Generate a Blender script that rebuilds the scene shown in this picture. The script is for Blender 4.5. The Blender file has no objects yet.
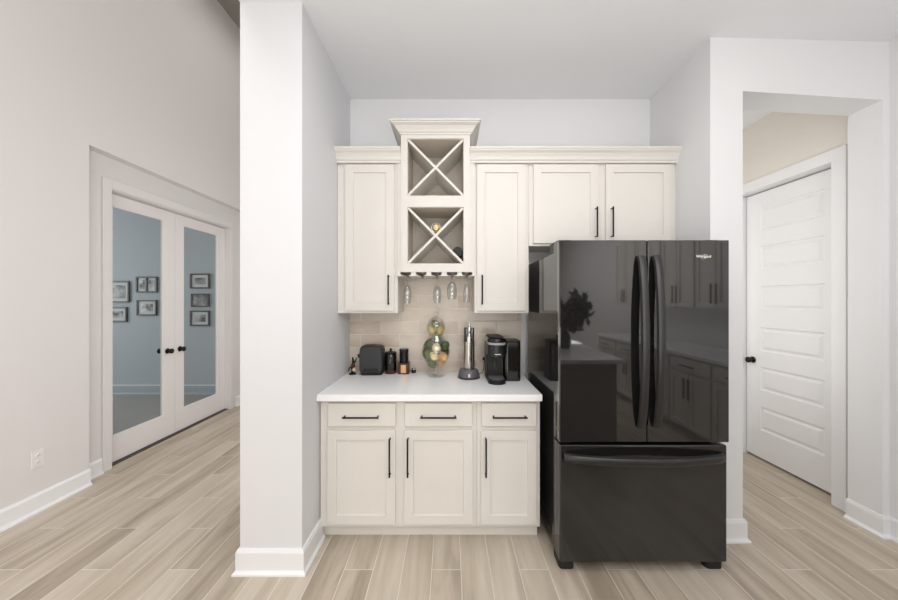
import bpy, bmesh, math, random
from mathutils import Vector, Matrix
random.seed(7)
scene = bpy.context.scene
COL = scene.collection
PI = math.pi
F = 325.0; H = 1.52

# ------------------------------------------------------------------ helpers
class MB:
    def __init__(s): s.bm = bmesh.new()
    def poly(s, pts):
        vs = [s.bm.verts.new(p) for p in pts]
        return s.bm.faces.new(vs)
    def box(s, x0, x1, y0, y1, z0, z1):
        v = [s.bm.verts.new((x, y, z)) for x in (x0, x1) for y in (y0, y1) for z in (z0, z1)]
        for f in ((0,1,3,2),(4,6,7,5),(0,4,5,1),(2,3,7,6),(0,2,6,4),(1,5,7,3)):
            s.bm.faces.new([v[i] for i in f])
        return s
    def prism(s, pts, z0, z1, axis='z'):
        def m(a, b, c):
            return {'z': (a, b, c), 'y': (a, c, b), 'x': (c, a, b)}[axis]
        lo = [s.bm.verts.new(m(a, b, z0)) for a, b in pts]
        hi = [s.bm.verts.new(m(a, b, z1)) for a, b in pts]
        n = len(pts)
        s.bm.faces.new(lo); s.bm.faces.new(hi)
        for i in range(n):
            s.bm.faces.new([lo[i], lo[(i+1) % n], hi[(i+1) % n], hi[i]])
        return s
    def loft(s, rings, closed=True, cap=True):
        R = [[s.bm.verts.new(p) for p in r] for r in rings]
        n = len(R[0])
        for a, b in zip(R, R[1:]):
            for i in range(n if closed else n-1):
                j = (i+1) % n
                s.bm.faces.new([a[i], a[j], b[j], b[i]])
        if cap:
            s.bm.faces.new(R[0]); s.bm.faces.new(R[-1])
        return s
    def lathe(s, prof, cx, cy, cz=0, n=28, cap=True, axis='z'):
        rings = []
        for r, z in prof:
            r = max(r, 1e-4)
            ring = []
            for k in range(n):
                a = 2*PI*k/n
                u, v = r*math.cos(a), r*math.sin(a)
                if axis == 'z': ring.append((cx+u, cy+v, cz+z))
                elif axis == 'y': ring.append((cx+u, cy+z, cz+v))
                else: ring.append((cx+z, cy+u, cz+v))
            rings.append(ring)
        return s.loft(rings, True, cap)
    def tube(s, pts, r, n=10):
        pts = [Vector(p) for p in pts]
        rings = []
        for i, p in enumerate(pts):
            t = (pts[min(i+1, len(pts)-1)] - pts[max(i-1, 0)]).normalized()
            up = Vector((0, 0, 1)) if abs(t.z) < .9 else Vector((0, 1, 0))
            a = t.cross(up).normalized(); b = t.cross(a).normalized()
            rr = r[i] if isinstance(r, (list, tuple)) else r
            rings.append([p + rr*(a*math.cos(2*PI*k/n) + b*math.sin(2*PI*k/n)) for k in range(n)])
        return s.loft(rings)
    def sweep(s, path, prof, side=1, z0=0.0, closed_ends=True):
        """path: XY points; prof: (outward, z); side=+1 -> outward is to the right of travel"""
        P = [Vector((p[0], p[1])) for p in path]
        rings = []
        for i, p in enumerate(P):
            ns = []
            if i > 0:
                d = (P[i]-P[i-1]).normalized(); ns.append(Vector((d.y, -d.x))*side)
            if i < len(P)-1:
                d = (P[i+1]-P[i]).normalized(); ns.append(Vector((d.y, -d.x))*side)
            if len(ns) == 2:
                m = (ns[0]+ns[1]).normalized(); m = m/max(m.dot(ns[0]), .2)
            else: m = ns[0]
            rings.append([(p.x+m.x*o, p.y+m.y*o, z0+z) for o, z in prof])
        return s.loft(rings)
    def rbox(s, x0, x1, y0, y1, z0, z1, r=.02, n=5):
        """vertical-edge rounded box"""
        pts = []
        for cx, cy, a0 in ((x1-r, y1-r, 0), (x0+r, y1-r, 90), (x0+r, y0+r, 180), (x1-r, y0+r, 270)):
            for k in range(n+1):
                a = math.radians(a0 + 90*k/n)
                pts.append((cx+r*math.cos(a), cy+r*math.sin(a)))
        return s.prism(pts, z0, z1)
    def build(s, name, mat, parent=None, bevel=0, smooth=False, seg=2):
        bm = s.bm
        bmesh.ops.recalc_face_normals(bm, faces=bm.faces)
        if smooth:
            for f in bm.faces: f.smooth = True
        origin = Vector((0, 0, 0))
        p = parent
        while p is not None:
            origin += p.location; p = p.parent
        if parent is None:
            co = [v.co for v in bm.verts]
            lo = Vector((min(c.x for c in co), min(c.y for c in co), min(c.z for c in co)))
            hi = Vector((max(c.x for c in co), max(c.y for c in co), max(c.z for c in co)))
            origin = Vector(((lo.x+hi.x)/2, (lo.y+hi.y)/2, lo.z))
        bmesh.ops.translate(bm, verts=bm.verts, vec=-origin)
        me = bpy.data.meshes.new(name); bm.to_mesh(me); bm.free()
        me.materials.append(mat)
        o = bpy.data.objects.new(name, me); COL.objects.link(o)
        if parent is None: o.location = origin
        else: o.parent = parent
        if bevel:
            md = o.modifiers.new('bevel', 'BEVEL'); md.width = bevel; md.segments = seg
            md.limit_method = 'ANGLE'; md.angle_limit = math.radians(35)
        if smooth:
            try: me.set_sharp_from_angle(angle=math.radians(38))
            except Exception: pass
        return o

def tag(o, label=None, cat=None, group=None, kind=None):
    if label: o['label'] = label
    if cat: o['category'] = cat
    if group: o['group'] = group
    if kind: o['kind'] = kind
    return o
def thing(name, loc, label, cat, group=None, kind=None):
    o = bpy.data.objects.new(name, None); COL.objects.link(o)
    o.location = loc; o.empty_display_size = .05
    return tag(o, label, cat, group, kind)
def struct(o, label, cat='wall'):
    return tag(o, label, cat, None, 'structure')

# ------------------------------------------------------------------ materials
def srgb(c):
    return tuple(((v/255)/12.92 if v/255 <= .04045 else ((v/255+.055)/1.055)**2.4) for v in c) + (1,)
class NT:
    def __init__(s, name):
        s.m = bpy.data.materials.new(name); s.m.use_nodes = True
        s.t = s.m.node_tree; s.b = s.t.nodes['Principled BSDF']
    def n(s, typ, **kw):
        nd = s.t.nodes.new(typ)
        for k, v in kw.items(): setattr(nd, k, v)
        return nd
    def l(s, a, b): s.t.links.new(a, b)
    def math(s, op, a, b=None, c=None):
        nd = s.n('ShaderNodeMath', operation=op)
        for i, v in enumerate((a, b, c)):
            if v is None: continue
            if isinstance(v, (int, float)): nd.inputs[i].default_value = v
            else: s.l(v, nd.inputs[i])
        return nd.outputs[0]
    def mix(s, f, a, b):
        nd = s.n('ShaderNodeMix', data_type='RGBA')
        for i, v in ((0, f), (6, a), (7, b)):
            if isinstance(v, (int, float)): nd.inputs[i].default_value = v
            elif isinstance(v, tuple): nd.inputs[i].default_value = v
            else: s.l(v, nd.inputs[i])
        return nd.outputs[2]
def simple(name, rgb, rough=.5, metal=0, spec=.5, noise=.03, scale=8, bump=0, coat=0, ior=None, linear=False):
    M = NT(name); col = rgb+(1,) if linear else srgb(rgb)
    g = M.n('ShaderNodeTexCoord'); nz = M.n('ShaderNodeTexNoise'); nz.inputs['Scale'].default_value = scale
    nz.inputs['Detail'].default_value = 4
    M.l(g.outputs['Object'], nz.inputs['Vector'])
    dark = tuple(v*(1-noise*2) for v in col[:3])+(1,)
    lite = tuple(min(1, v*(1+noise)) for v in col[:3])+(1,)
    M.l(M.mix(nz.outputs['Fac'], dark, lite), M.b.inputs['Base Color'])
    M.b.inputs['Roughness'].default_value = rough; M.b.inputs['Metallic'].default_value = metal
    M.b.inputs['Specular IOR Level'].default_value = spec
    if ior: M.b.inputs['IOR'].default_value = ior
    if coat: M.b.inputs['Coat Weight'].default_value = coat; M.b.inputs['Coat Roughness'].default_value = .03
    if bump:
        bp = M.n('ShaderNodeBump'); bp.inputs['Strength'].default_value = bump; bp.inputs['Distance'].default_value = .002
        n2 = M.n('ShaderNodeTexNoise'); n2.inputs['Scale'].default_value = 220; M.l(g.outputs['Object'], n2.inputs['Vector'])
        M.l(n2.outputs['Fac'], bp.inputs['Height']); M.l(bp.outputs['Normal'], M.b.inputs['Normal'])
    return M.m
def glassy(name, tint, refl=1.0, rough=.0, ior=1.45):
    M = NT(name)
    tr = M.n('ShaderNodeBsdfTransparent'); tr.inputs['Color'].default_value = tint
    gl = M.n('ShaderNodeBsdfGlossy'); gl.inputs['Roughness'].default_value = rough
    gl.inputs['Color'].default_value = (refl, refl, refl, 1)
    ge = M.n('ShaderNodeNewGeometry'); dt = M.n('ShaderNodeVectorMath', operation='DOT_PRODUCT')
    M.l(ge.outputs['Incoming'], dt.inputs[0]); M.l(ge.outputs['Normal'], dt.inputs[1])
    f0 = ((ior-1)/(ior+1))**2     # Schlick reflectance of a thin sheet, the same from both sides
    fac = M.math('ADD', f0, M.math('MULTIPLY', 1-f0, M.math('POWER', M.math('SUBTRACT', 1.0, M.math('ABSOLUTE', dt.outputs['Value'])), 5.0)))
    mx = M.n('ShaderNodeMixShader'); M.l(fac, mx.inputs[0]); M.l(tr.outputs[0], mx.inputs[1]); M.l(gl.outputs[0], mx.inputs[2])
    M.l(mx.outputs[0], M.t.nodes['Material Output'].inputs['Surface'])
    return M.m

def tiles(name, ua, va, u0, v0, w, L, frac, cols, grout, gw, streak=None, rough=.45, bumps=.5, bev=.0):
    """ua axis: across courses (width w); va axis: along the tile (length L); frac: course offset"""
    M = NT(name)
    g = M.n('ShaderNodeNewGeometry'); sp = M.n('ShaderNodeSeparateXYZ'); M.l(g.outputs['Position'], sp.inputs[0])
    U = M.math('DIVIDE', M.math('SUBTRACT', sp.outputs[ua], u0), w)
    col = M.math('FLOOR', U)
    off = M.math('MULTIPLY', col, frac)
    V = M.math('ADD', M.math('DIVIDE', M.math('SUBTRACT', sp.outputs[va], v0), L), off)
    row = M.math('FLOOR', V)
    fu = M.math('SUBTRACT', U, col); fv = M.math('SUBTRACT', V, row)
    du = M.math('MULTIPLY', M.math('MINIMUM', fu, M.math('SUBTRACT', 1.0, fu)), w)
    dv = M.math('MULTIPLY', M.math('MINIMUM', fv, M.math('SUBTRACT', 1.0, fv)), L)
    d = M.math('MINIMUM', du, dv)
    isg = M.math('LESS_THAN', d, gw/2)
    cmb = M.n('ShaderNodeCombineXYZ'); M.l(col, cmb.inputs[0]); M.l(row, cmb.inputs[1])
    wn = M.n('ShaderNodeTexWhiteNoise'); wn.noise_dimensions = '3D'; M.l(cmb.outputs[0], wn.inputs['Vector'])
    rnd = wn.outputs['Value']
    vec = M.n('ShaderNodeCombineXYZ')
    M.l(M.math('MULTIPLY', sp.outputs[ua], streak[0]), vec.inputs[0])
    M.l(M.math('MULTIPLY', sp.outputs[va], streak[1]), vec.inputs[1])
    M.l(M.math('MULTIPLY', rnd, 37.0), vec.inputs[2])
    nz = M.n('ShaderNodeTexNoise'); nz.inputs['Scale'].default_value = 1; nz.inputs['Detail'].default_value = 6
    nz.inputs['Roughness'].default_value = .6; nz.inputs['Distortion'].default_value = .6
    M.l(vec.outputs[0], nz.inputs['Vector'])
    ramp = M.n('ShaderNodeValToRGB'); cr = ramp.color_ramp
    cr.elements[0].position = .30; cr.elements[0].color = cols[0]
    cr.elements[1].position = .70; cr.elements[1].color = cols[2]
    e = cr.elements.new(.5); e.color = cols[1]
    mixv = M.math('ADD', M.math('MULTIPLY', nz.outputs['Fac'], .84), M.math('MULTIPLY', rnd, .16))
    M.l(mixv, ramp.inputs[0])
    M.l(M.mix(isg, ramp.outputs[0], grout), M.b.inputs['Base Color'])
    M.b.inputs['Roughness'].default_value = rough
    bp = M.n('ShaderNodeBump'); bp.inputs['Strength'].default_value = bumps; bp.inputs['Distance'].default_value = .002
    hh = M.math('MINIMUM', M.math('DIVIDE', d, gw), 1.0)
    if bev:
        hh = M.math('ADD', hh, M.math('MULTIPLY', nz.outputs['Fac'], bev))
    M.l(hh, bp.inputs['Height']); M.l(bp.outputs['Normal'], M.b.inputs['Normal'])
    return M.m

WALL = simple('wall_paint', (231, 231, 232), .55, noise=.006, scale=2, bump=.08, spec=.3)
WALLW = simple('great_room_paint', (223, 220, 218), .6, noise=.006, scale=2, bump=.08, spec=.3)
HALLP = simple('hall_paint', (228, 222, 214), .6, noise=.006, scale=2, bump=.08, spec=.3)
CEIL = simple('ceiling_paint', (238, 239, 241), .8, noise=.006, scale=2, bump=.1, spec=.2)
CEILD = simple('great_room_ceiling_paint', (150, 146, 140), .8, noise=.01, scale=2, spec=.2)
TRIM = simple('white_trim_paint', (236, 236, 237), .3, noise=.005, scale=3)
TRIMW = simple('door_paint', (232, 228, 226), .35, noise=.005, scale=3)
OFFICE = simple('office_blue_grey_paint', (178, 184, 188), .6, noise=.01, scale=2, spec=.3)
CARPET = simple('office_carpet', (168, 166, 163), .95, noise=.12, scale=90, spec=.1, bump=.5)
CAB = simple('cream_cabinet_paint', (223, 219, 212), .38, noise=.01, scale=5)
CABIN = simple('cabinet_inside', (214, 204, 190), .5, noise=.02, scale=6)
QUARTZ = simple('white_quartz', (248, 248, 249), .16, noise=.012, scale=25)
BLACKM = simple('matte_black_metal', (20, 19, 19), .38, metal=.4, noise=.02)
FRG = simple('gloss_black_enamel', (0.011, 0.0105, 0.010), .04, noise=.02, ior=1.8, linear=True)
FRH = simple('black_handle_enamel', (0.022, 0.021, 0.020), .36, noise=.02, ior=1.5, linear=True)
FRC = simple('black_case_enamel', (0.012, 0.0115, 0.011), .10, noise=.03, ior=1.8, linear=True)
RUBBER = simple('dark_rubber', (24, 24, 24), .6, noise=.04)
CHROME = simple('polished_chrome', (205, 203, 200), .12, metal=1, noise=.02)
STEEL = simple('brushed_steel', (190, 184, 176), .24, metal=1, noise=.06, scale=30)
SILVER = simple('silver_lettering', (225, 220, 212), .3, metal=.3, noise=.01)
BLKPL = simple('black_plastic', (14, 14, 15), .4, spec=.35, noise=.04, scale=40)
BLKGL = simple('gloss_black_plastic', (16, 14, 13), .07, noise=.03, ior=1.6)
GREYPL = simple('grey_plastic', (92, 93, 98), .35, noise=.03, scale=30)
CHAR = simple('charcoal_textured_shell', (50, 50, 52), .5, noise=.1, scale=60, bump=.3)
COPPER = simple('copper_metal', (84, 48, 38), .3, metal=.35, noise=.08, scale=20)
AMBER = simple('amber_label', (226, 178, 128), .45, noise=.06, scale=30)
GOLD = simple('gold_foil', (204, 184, 134), .35, metal=.5, noise=.08, scale=80)
WIREM = simple('pale_wire', (226, 214, 190), .3, metal=.5, noise=.02)
BOTTLE = simple('dark_bottle_glass', (14, 18, 14), .08, noise=.02)
LIME = simple('lime_skin', (106, 124, 56), .45, noise=.22, scale=30, bump=.4)
LIMED = simple('dark_green_skin', (74, 94, 46), .45, noise=.25, scale=26, bump=.4)
LEMON = simple('lemon_skin', (228, 202, 130), .45, noise=.12, scale=26, bump=.4)
PEACH = simple('orange_skin', (222, 176, 112), .45, noise=.14, scale=26, bump=.4)
CREAM = simple('cream_fruit_flesh', (240, 222, 182), .5, noise=.08, scale=40)
OUTLET = simple('outlet_plastic', (232, 230, 228), .3, noise=.005)
OUTLETB = simple('beige_outlet_plastic', (206, 197, 184), .35, noise=.005)
DARKSLOT = simple('dark_slot', (70, 66, 62), .6, noise=.02)
PFRAME = simple('black_picture_frame', (26, 24, 23), .35, noise=.04)
MATB = simple('pale_picture_mat', (205, 208, 205), .7, noise=.02)
LEAF = simple('dark_leaf', (40, 52, 34), .5, noise=.3, scale=20)
ISLP = simple('island_grey_paint', (150, 144, 138), .45, noise=.02)
GLASS = glassy('door_glass', (.90, .92, .92, 1), ior=1.5)
GLASSW = glassy('clear_glassware', (.93, .94, .94, 1), ior=1.72)
PGLASS = glassy('picture_glass', (.97, .97, .97, 1), ior=1.3)

FLOORM = tiles('wood_look_plank_tile', 0, 1, -.103-.1645*30, 1.832, .1645, 1.0, 1/3.,
               (srgb((157, 143, 126)), srgb((190, 177, 160)), srgb((208, 197, 182))), srgb((222, 215, 205)), .0040, (10, 1.0), .42, .5)
SPLASH = tiles('beige_glazed_subway_tile', 2, 0, 1.454-.107*20, -.254, .107, .32, .5,
               (srgb((196, 180, 163)), srgb((215, 202, 187)), srgb((226, 216, 203))), srgb((226, 218, 207)), .0045, (5, 2.2), .2, .5, .25)
# small procedural "photo" for the framed pictures
def art(name, seed, dark=.5):
    M = NT(name); g = M.n('ShaderNodeTexCoord')
    nz = M.n('ShaderNodeTexNoise'); nz.inputs['Scale'].default_value = 9; nz.noise_dimensions = '4D'
    nz.inputs['W'].default_value = seed; M.l(g.outputs['Object'], nz.inputs['Vector'])
    r = M.n('ShaderNodeValToRGB'); r.color_ramp.elements[0].position = .35; r.color_ramp.elements[0].color = (.02, .02, .02, 1)
    r.color_ramp.elements[1].position = .65; r.color_ramp.elements[1].color = (dark, dark, dark*.97, 1)
    M.l(nz.outputs['Fac'], r.inputs[0]); M.l(r.outputs[0], M.b.inputs['Base Color']); M.b.inputs['Roughness'].default_value = .5
    return M.m

# ------------------------------------------------------------------ room shell
CZ = 3.18; GZ = 5.34
XL, XR2 = -2.965, -3.06      # great-room wall and its recess
YB = 5.6
# floor
o = MB().box(-3.10, 3.6, -6.2, 5.8, -.05, 0).build('floor', FLOORM); struct(o, 'wood-look plank tile floor with pale grout lines', 'floor')
o = MB().box(-7.6, -3.10, 1.2, 5.8, -.05, .004).build('floor', CARPET); struct(o, 'grey carpet behind the glass doors', 'floor')
# left wall
m = MB()
m.box(-3.20, XL, -6.2, 2.67, 0, GZ)
m.box(-3.20, XL, 2.67, 5.8, 2.797, GZ)
m.box(-3.20, XR2, 2.67, 2.868, 0, 2.797)
m.box(-3.20, XR2, 4.53, 5.8, 0, 2.797)
m.box(-3.20, XR2, 2.868, 4.53, 2.545, 2.797)
struct(m.build('wall_left', WALLW), 'tall pale grey wall with a recessed bay around the glass doors')
# column wall
struct(MB().box(-1.171, -.825, 1.813, 5.6, 0, CZ).build('wall_column', simple('wall_paint_dimmed', (223, 223, 225), .55, noise=.006, scale=2, bump=.08, spec=.3)), 'white end wall standing between the hallway and the cabinets')  # wall paint toned down to offset the strong light on the column
# kitchen back wall and side
struct(MB().box(-.825, 1.653, 2.686, 2.85, 0, CZ).build('wall_back', WALL), 'white back wall behind the cabinets')
struct(MB().prism([(1.643, 2.052), (1.854, 2.058), (1.854, 2.25), (1.854, 2.85), (1.653, 2.85)], 0, CZ).build('wall_right', WALL),
       'white stub wall beside the refrigerator')
m = MB()
a = [(1.854, 2.058, 2.843), (2.778, 2.088, 2.806), (2.778, 2.27, 2.806), (1.854, 2.25, 2.843)]
m.loft([a, [(x, y, CZ) for x, y, z in a]])
struct(m.build('wall_header', WALL), 'white wall above the opening to the side hall')
m = MB().prism([(2.778, 2.088), (2.823, 2.088), (2.823, 1.6), (3.4, 1.6), (3.4, 2.27), (2.778, 2.27)], 0, CZ)
struct(m.build('wall_jamb', WALL), 'white wall end at the right of the hall opening')
m = MB(); 
m.box(2.85, 3.0, 2.27, 2.405, 0, CZ); m.box(2.85, 3.0, 3.24, 4.6, 0, CZ); m.box(2.85, 3.0, 2.405, 3.24, 2.565, CZ)
struct(m.build('wall_hall', HALLP), 'cream side wall of the hall around the panelled door')
struct(MB().box(1.70, 2.85, 4.4, 4.6, 0, CZ).build('wall_hall_end', HALLP), 'cream end wall of the hall')
struct(MB().box(1.70, 1.863, 2.85, 4.4, 0, CZ).build('wall_hall_inner', HALLP), 'inner wall of the hall')
struct(MB().box(3.0, 3.1, 2.27, 4.4, 0, CZ).build('wall_closet', HALLP), 'wall behind the panelled door')
# behind the camera
struct(MB().box(3.25, 3.4, -6.0, 1.6, 0, CZ).build('wall_kitchen', WALL), 'white kitchen wall behind the second cabinet run')
BEIGE = simple('warm_rear_paint', (176, 160, 144), .6, noise=.01, scale=2)
struct(MB().box(-3.2, 3.4, -6.2, -6.0, 0, GZ).build('wall_rear', BEIGE), 'beige rear wall')
# far end behind column (left hall) + office
struct(MB().box(-3.2, -1.0, 5.6, 5.8, 0, GZ).build('wall_far', WALLW), 'far wall of the tall passage')
struct(MB().box(-1.171, -1.0, 1.813, 5.6, CZ, GZ).build('wall_upper_inner', WALLW), 'upper wall beside the tall passage')
struct(MB().box(-1.171, -1.0, -6.0, 1.813, CZ+.12, GZ).build('wall_upper', WALLW), 'upper wall above the kitchen ceiling edge')
struct(MB().box(-7.6, -3.2, 5.25, 5.8, 0, CZ).build('wall_office_back', OFFICE), 'blue-grey wall with framed pictures seen through the glass doors')
struct(MB().box(-7.8, -7.6, 1.2, 5.8, 0, CZ).build('wall_office_left', OFFICE), 'left wall of the room behind the glass doors')
struct(MB().box(-7.6, -3.2, 1.0, 1.2, 0, CZ).build('wall_office_front', OFFICE), 'near wall of the room behind the glass doors')
struct(MB().box(-7.6, -3.2, 1.2, 5.6, CZ, CZ+.1).build('ceiling', CEIL), 'ceiling of the room behind the glass doors', 'ceiling')
struct(MB().box(-1.171, 3.4, -6.0, 4.6, CZ, CZ+.12).build('ceiling', CEIL), 'flat white kitchen ceiling', 'ceiling')
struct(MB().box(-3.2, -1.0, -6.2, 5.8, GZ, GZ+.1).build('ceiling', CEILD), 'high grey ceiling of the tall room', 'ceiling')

# baseboards (with a small shoe moulding)
BP = [(0, 0), (.030, 0), (.030, .010), (.018, .022), (.016, .028), (.016, .118), (.009, .136), (0, .136)]
def base(name, path, side, label, mat=TRIM):
    return struct(MB().sweep(path, BP, side).build(name, mat), label, 'baseboard')
base('baseboard_left', [(XL, -5.9), (XL, 2.67)], 1, 'white baseboard along the left wall below the outlet')
base('baseboard_recess', [(XR2, 2.665), (XR2, 2.848)], 1, 'short white baseboard piece beside the glass doors')
base('baseboard_far', [(XR2, 4.625), (XR2, 5.6)], 1, 'white baseboard beyond the glass doors')
base('baseboard_column', [(-.825, 2.08), (-.825, 1.813), (-1.171, 1.813), (-1.171, 5.59)], -1, 'white baseboard around the foot of the column wall')
base('baseboard_right', [(1.854, 2.8), (1.854, 2.058), (1.643, 2.052), (1.652, 2.6)], -1, 'white baseboard on the stub wall behind the refrigerator')
base('baseboard_jamb', [(2.778, 2.27), (2.778, 2.088), (2.823, 2.088), (2.823, 1.6)], 1, 'white baseboard wrapping the right wall end')
base('baseboard_office', [(-7.6, 5.25), (-3.2, 5.25)], 1, 'pale baseboard below the framed pictures', simple('pale_blue_trim', (172, 180, 186), .5))
struct(MB().box(-7.6, -3.21, 5.225, 5.25, .1405, .152).build('baseboard_highlight', TRIM), 'thin white strip painting in the highlight along the top of the pale baseboard below the framed pictures', 'trim')  # white strip put in for the highlight on the baseboard top edge

# ------------------------------------------------------------------ glass double doors
def casing(m, x0, x1, y0, y1, z1, w, wt=None, z0=0):
    wt = wt or w
    m.box(x0, x1, y0-w, y0, z0, z1+wt); m.box(x0, x1, y1, y1+w, z0, z1+wt); m.box(x0, x1, y0, y1, z1, z1+wt)
m = MB(); casing(m, XR2, -3.045, 2.93, 4.52, 2.525, .075, .085)
m.box(-3.195, XR2, 2.87, 2.876, 0, 2.525) ; m.box(-3.195, XR2, 4.522, 4.529, 0, 2.525); m.box(-3.195, XR2, 2.876, 4.522, 2.515, 2.54)
struct(m.build('trim_1', WALLW, bevel=.006), 'white casing around the double glass doors', 'trim')
struct(MB().box(-3.19, -3.09, 2.88, 4.52, 0, .010).build('trim_2', DARKSLOT), 'dark threshold strip under the double glass doors', 'trim')
def french(name, y0, y1, sl, sr, knob_y, label):
    r = thing(name, (-3.15, (y0+y1)/2, .012), label, 'door', kind='structure')
    xa, xb = -3.17, -3.13; zb, zt = .014, 2.505
    m = MB()
    m.box(xa, xb, y0, y0+sl, zb, zt); m.box(xa, xb, y1-sr, y1, zb, zt)
    m.box(xa, xb, y0+sl, y1-sr, zb, .25); m.box(xa, xb, y0+sl, y1-sr, 2.40, zt)
    m.build('door_frame', TRIMW, r)
    g = MB()
    w = .012   # glazing bead
    ya, yb = y0+sl, y1-sr
    for xx in (xb-.008,):
        g.box(xx-.008, xx+.003, ya, ya+w, .25, 2.40); g.box(xx-.008, xx+.003, yb-w, yb, .25, 2.40)
        g.box(xx-.008, xx+.003, ya+w, yb-w, .25, .25+w); g.box(xx-.008, xx+.003, ya+w, yb-w, 2.40-w, 2.40)
    g.build('glazing_bead', TRIMW, r, bevel=.002)
    MB().box(-3.152, -3.147, ya, yb, .25, 2.40).build('glass_pane', GLASS, r)
    for sgn, xx, nm in ((1, xb, 'knob'), (-1, xa, 'knob')):
        k = MB().lathe([(.030, 0), (.031, .004*sgn), (.026, .010*sgn), (.014, .014*sgn), (.013, .028*sgn), (.022, .034*sgn), (.028, .043*sgn), (.028, .052*sgn), (.020, .060*sgn), (.006, .063*sgn)],
                       xx, knob_y, .955, n=20, axis='x')
        k.build('knob', BLACKM, r, smooth=True)['label'] = 'round black door knob'
    return r
french('door_1', 2.88, 3.697, .13, .14, 3.600, 'white framed glass door leaf nearer the outlet')
french('door_2', 3.701, 4.518, .118, .13, 3.765, 'white framed glass door leaf nearer the column wall')

# outlet on left wall
def outlet(name, loc, label, normal='x', mat=OUTLET, w=.076, h=.122):
    r = thing(name, loc, label, 'outlet')
    x, y, z = loc
    if normal == 'x':
        MB().box(x, x+.006, y-w/2, y+w/2, z, z+h).build('cover_plate', mat, r, bevel=.003)
        for zz in (z+h*.3, z+h*.7):
            MB().lathe([(.0165, .006), (.0165, .009), (.015, .010)], x, y, zz, axis='x').build('socket', mat, r)
            mm = MB(); mm.box(x+.010, x+.0107, y-.007, y-.005, zz-.004, zz+.006); mm.box(x+.010, x+.0107, y+.005, y+.007, zz-.004, zz+.006)
            mm.build('slot', DARKSLOT, r)
    else:
        MB().box(x-w/2, x+w/2, y-.006, y, z, z+h).build('cover_plate', mat, r, bevel=.003)
        for zz in (z+h*.3, z+h*.7):
            MB().lathe([(.0165, -.006), (.0165, -.009), (.015, -.010)], x, y, zz, axis='y').build('socket', mat, r)
            mm = MB(); mm.box(x-.007, x-.005, y-.0107, y-.010, zz-.004, zz+.006); mm.box(x+.005, x+.007, y-.0107, y-.010, zz-.004, zz+.006)
            mm.build('slot', DARKSLOT, r)
    return r
outlet('wall_outlet', (XL, 2.335, .318), 'white duplex wall outlet low on the left wall above the baseboard')

# pictures on the office wall
def X_(px, s): return (px-450)/s
def picture(x0, x1, y0, y1, label, seed, dbl=False, nomat=False, dark=.5):
    s = F/(5.25-.02)
    X0, X1 = X_(x0, s), X_(x1, s); Z0, Z1 = H-(y1-300)/s, H-(y0-300)/s
    r = thing('picture_frame', ((X0+X1)/2, 5.24, Z0), label, 'picture', 'framed pictures on the blue-grey wall')
    f = .022; ya, yb = 5.222, 5.2495
    m = MB(); m.box(X0, X0+f, ya, yb, Z0, Z1); m.box(X1-f, X1, ya, yb, Z0, Z1); m.box(X0+f, X1-f, ya, yb, Z0, Z0+f); m.box(X0+f, X1-f, ya, yb, Z1-f, Z1)
    if dbl: m.box((X0+X1)/2-.012, (X0+X1)/2+.012, ya, yb, Z0+f, Z1-f)
    m.build('frame', PFRAME, r, bevel=.002)
    MB().box(X0+f, X1-f, 5.238, 5.246, Z0+f, Z1-f).build('mat_board', MATB, r)
    A = art('print_%d' % seed, seed*3.1, dark)
    q = .0 if nomat else .045
    if dbl:
        mid = (X0+X1)/2
        MB().box(X0+f+.03, mid-.04, 5.234, 5.238, Z0+f+.03, Z1-f-.03).build('print', A, r)
        MB().box(mid+.03, X1-f-.03, 5.234, 5.238, Z0+f+.03, Z1-f-.03).build('print', A, r)
    else:
        MB().box(X0+f+q, X1-f-q, 5.234, 5.238, Z0+f+q, Z1-f-q).build('print', A, r)
picture(108, 129, 281, 302.5, 'black framed picture at upper left beside the near door edge', 1)
picture(106, 126.6, 307, 322, 'small black framed picture at lower left beside the near door edge', 2, dark=.65)
picture(136, 157, 276.6, 292.6, 'black frame holding two small pictures side by side', 3, dbl=True, dark=.7)
picture(136.6, 156.5, 300, 315.6, 'black framed pale certificate directly below the double frame', 4, dark=.75)
picture(190, 209.4, 273.6, 288.6, 'top black framed picture of the stack of three in the far pane', 5)
picture(191, 209, 293.6, 307, 'middle dark picture of the stack of three in the far pane', 6, nomat=True, dark=.35)
picture(190, 209.4, 310.6, 326, 'bottom black framed picture of the stack of three in the far pane', 7)

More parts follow.
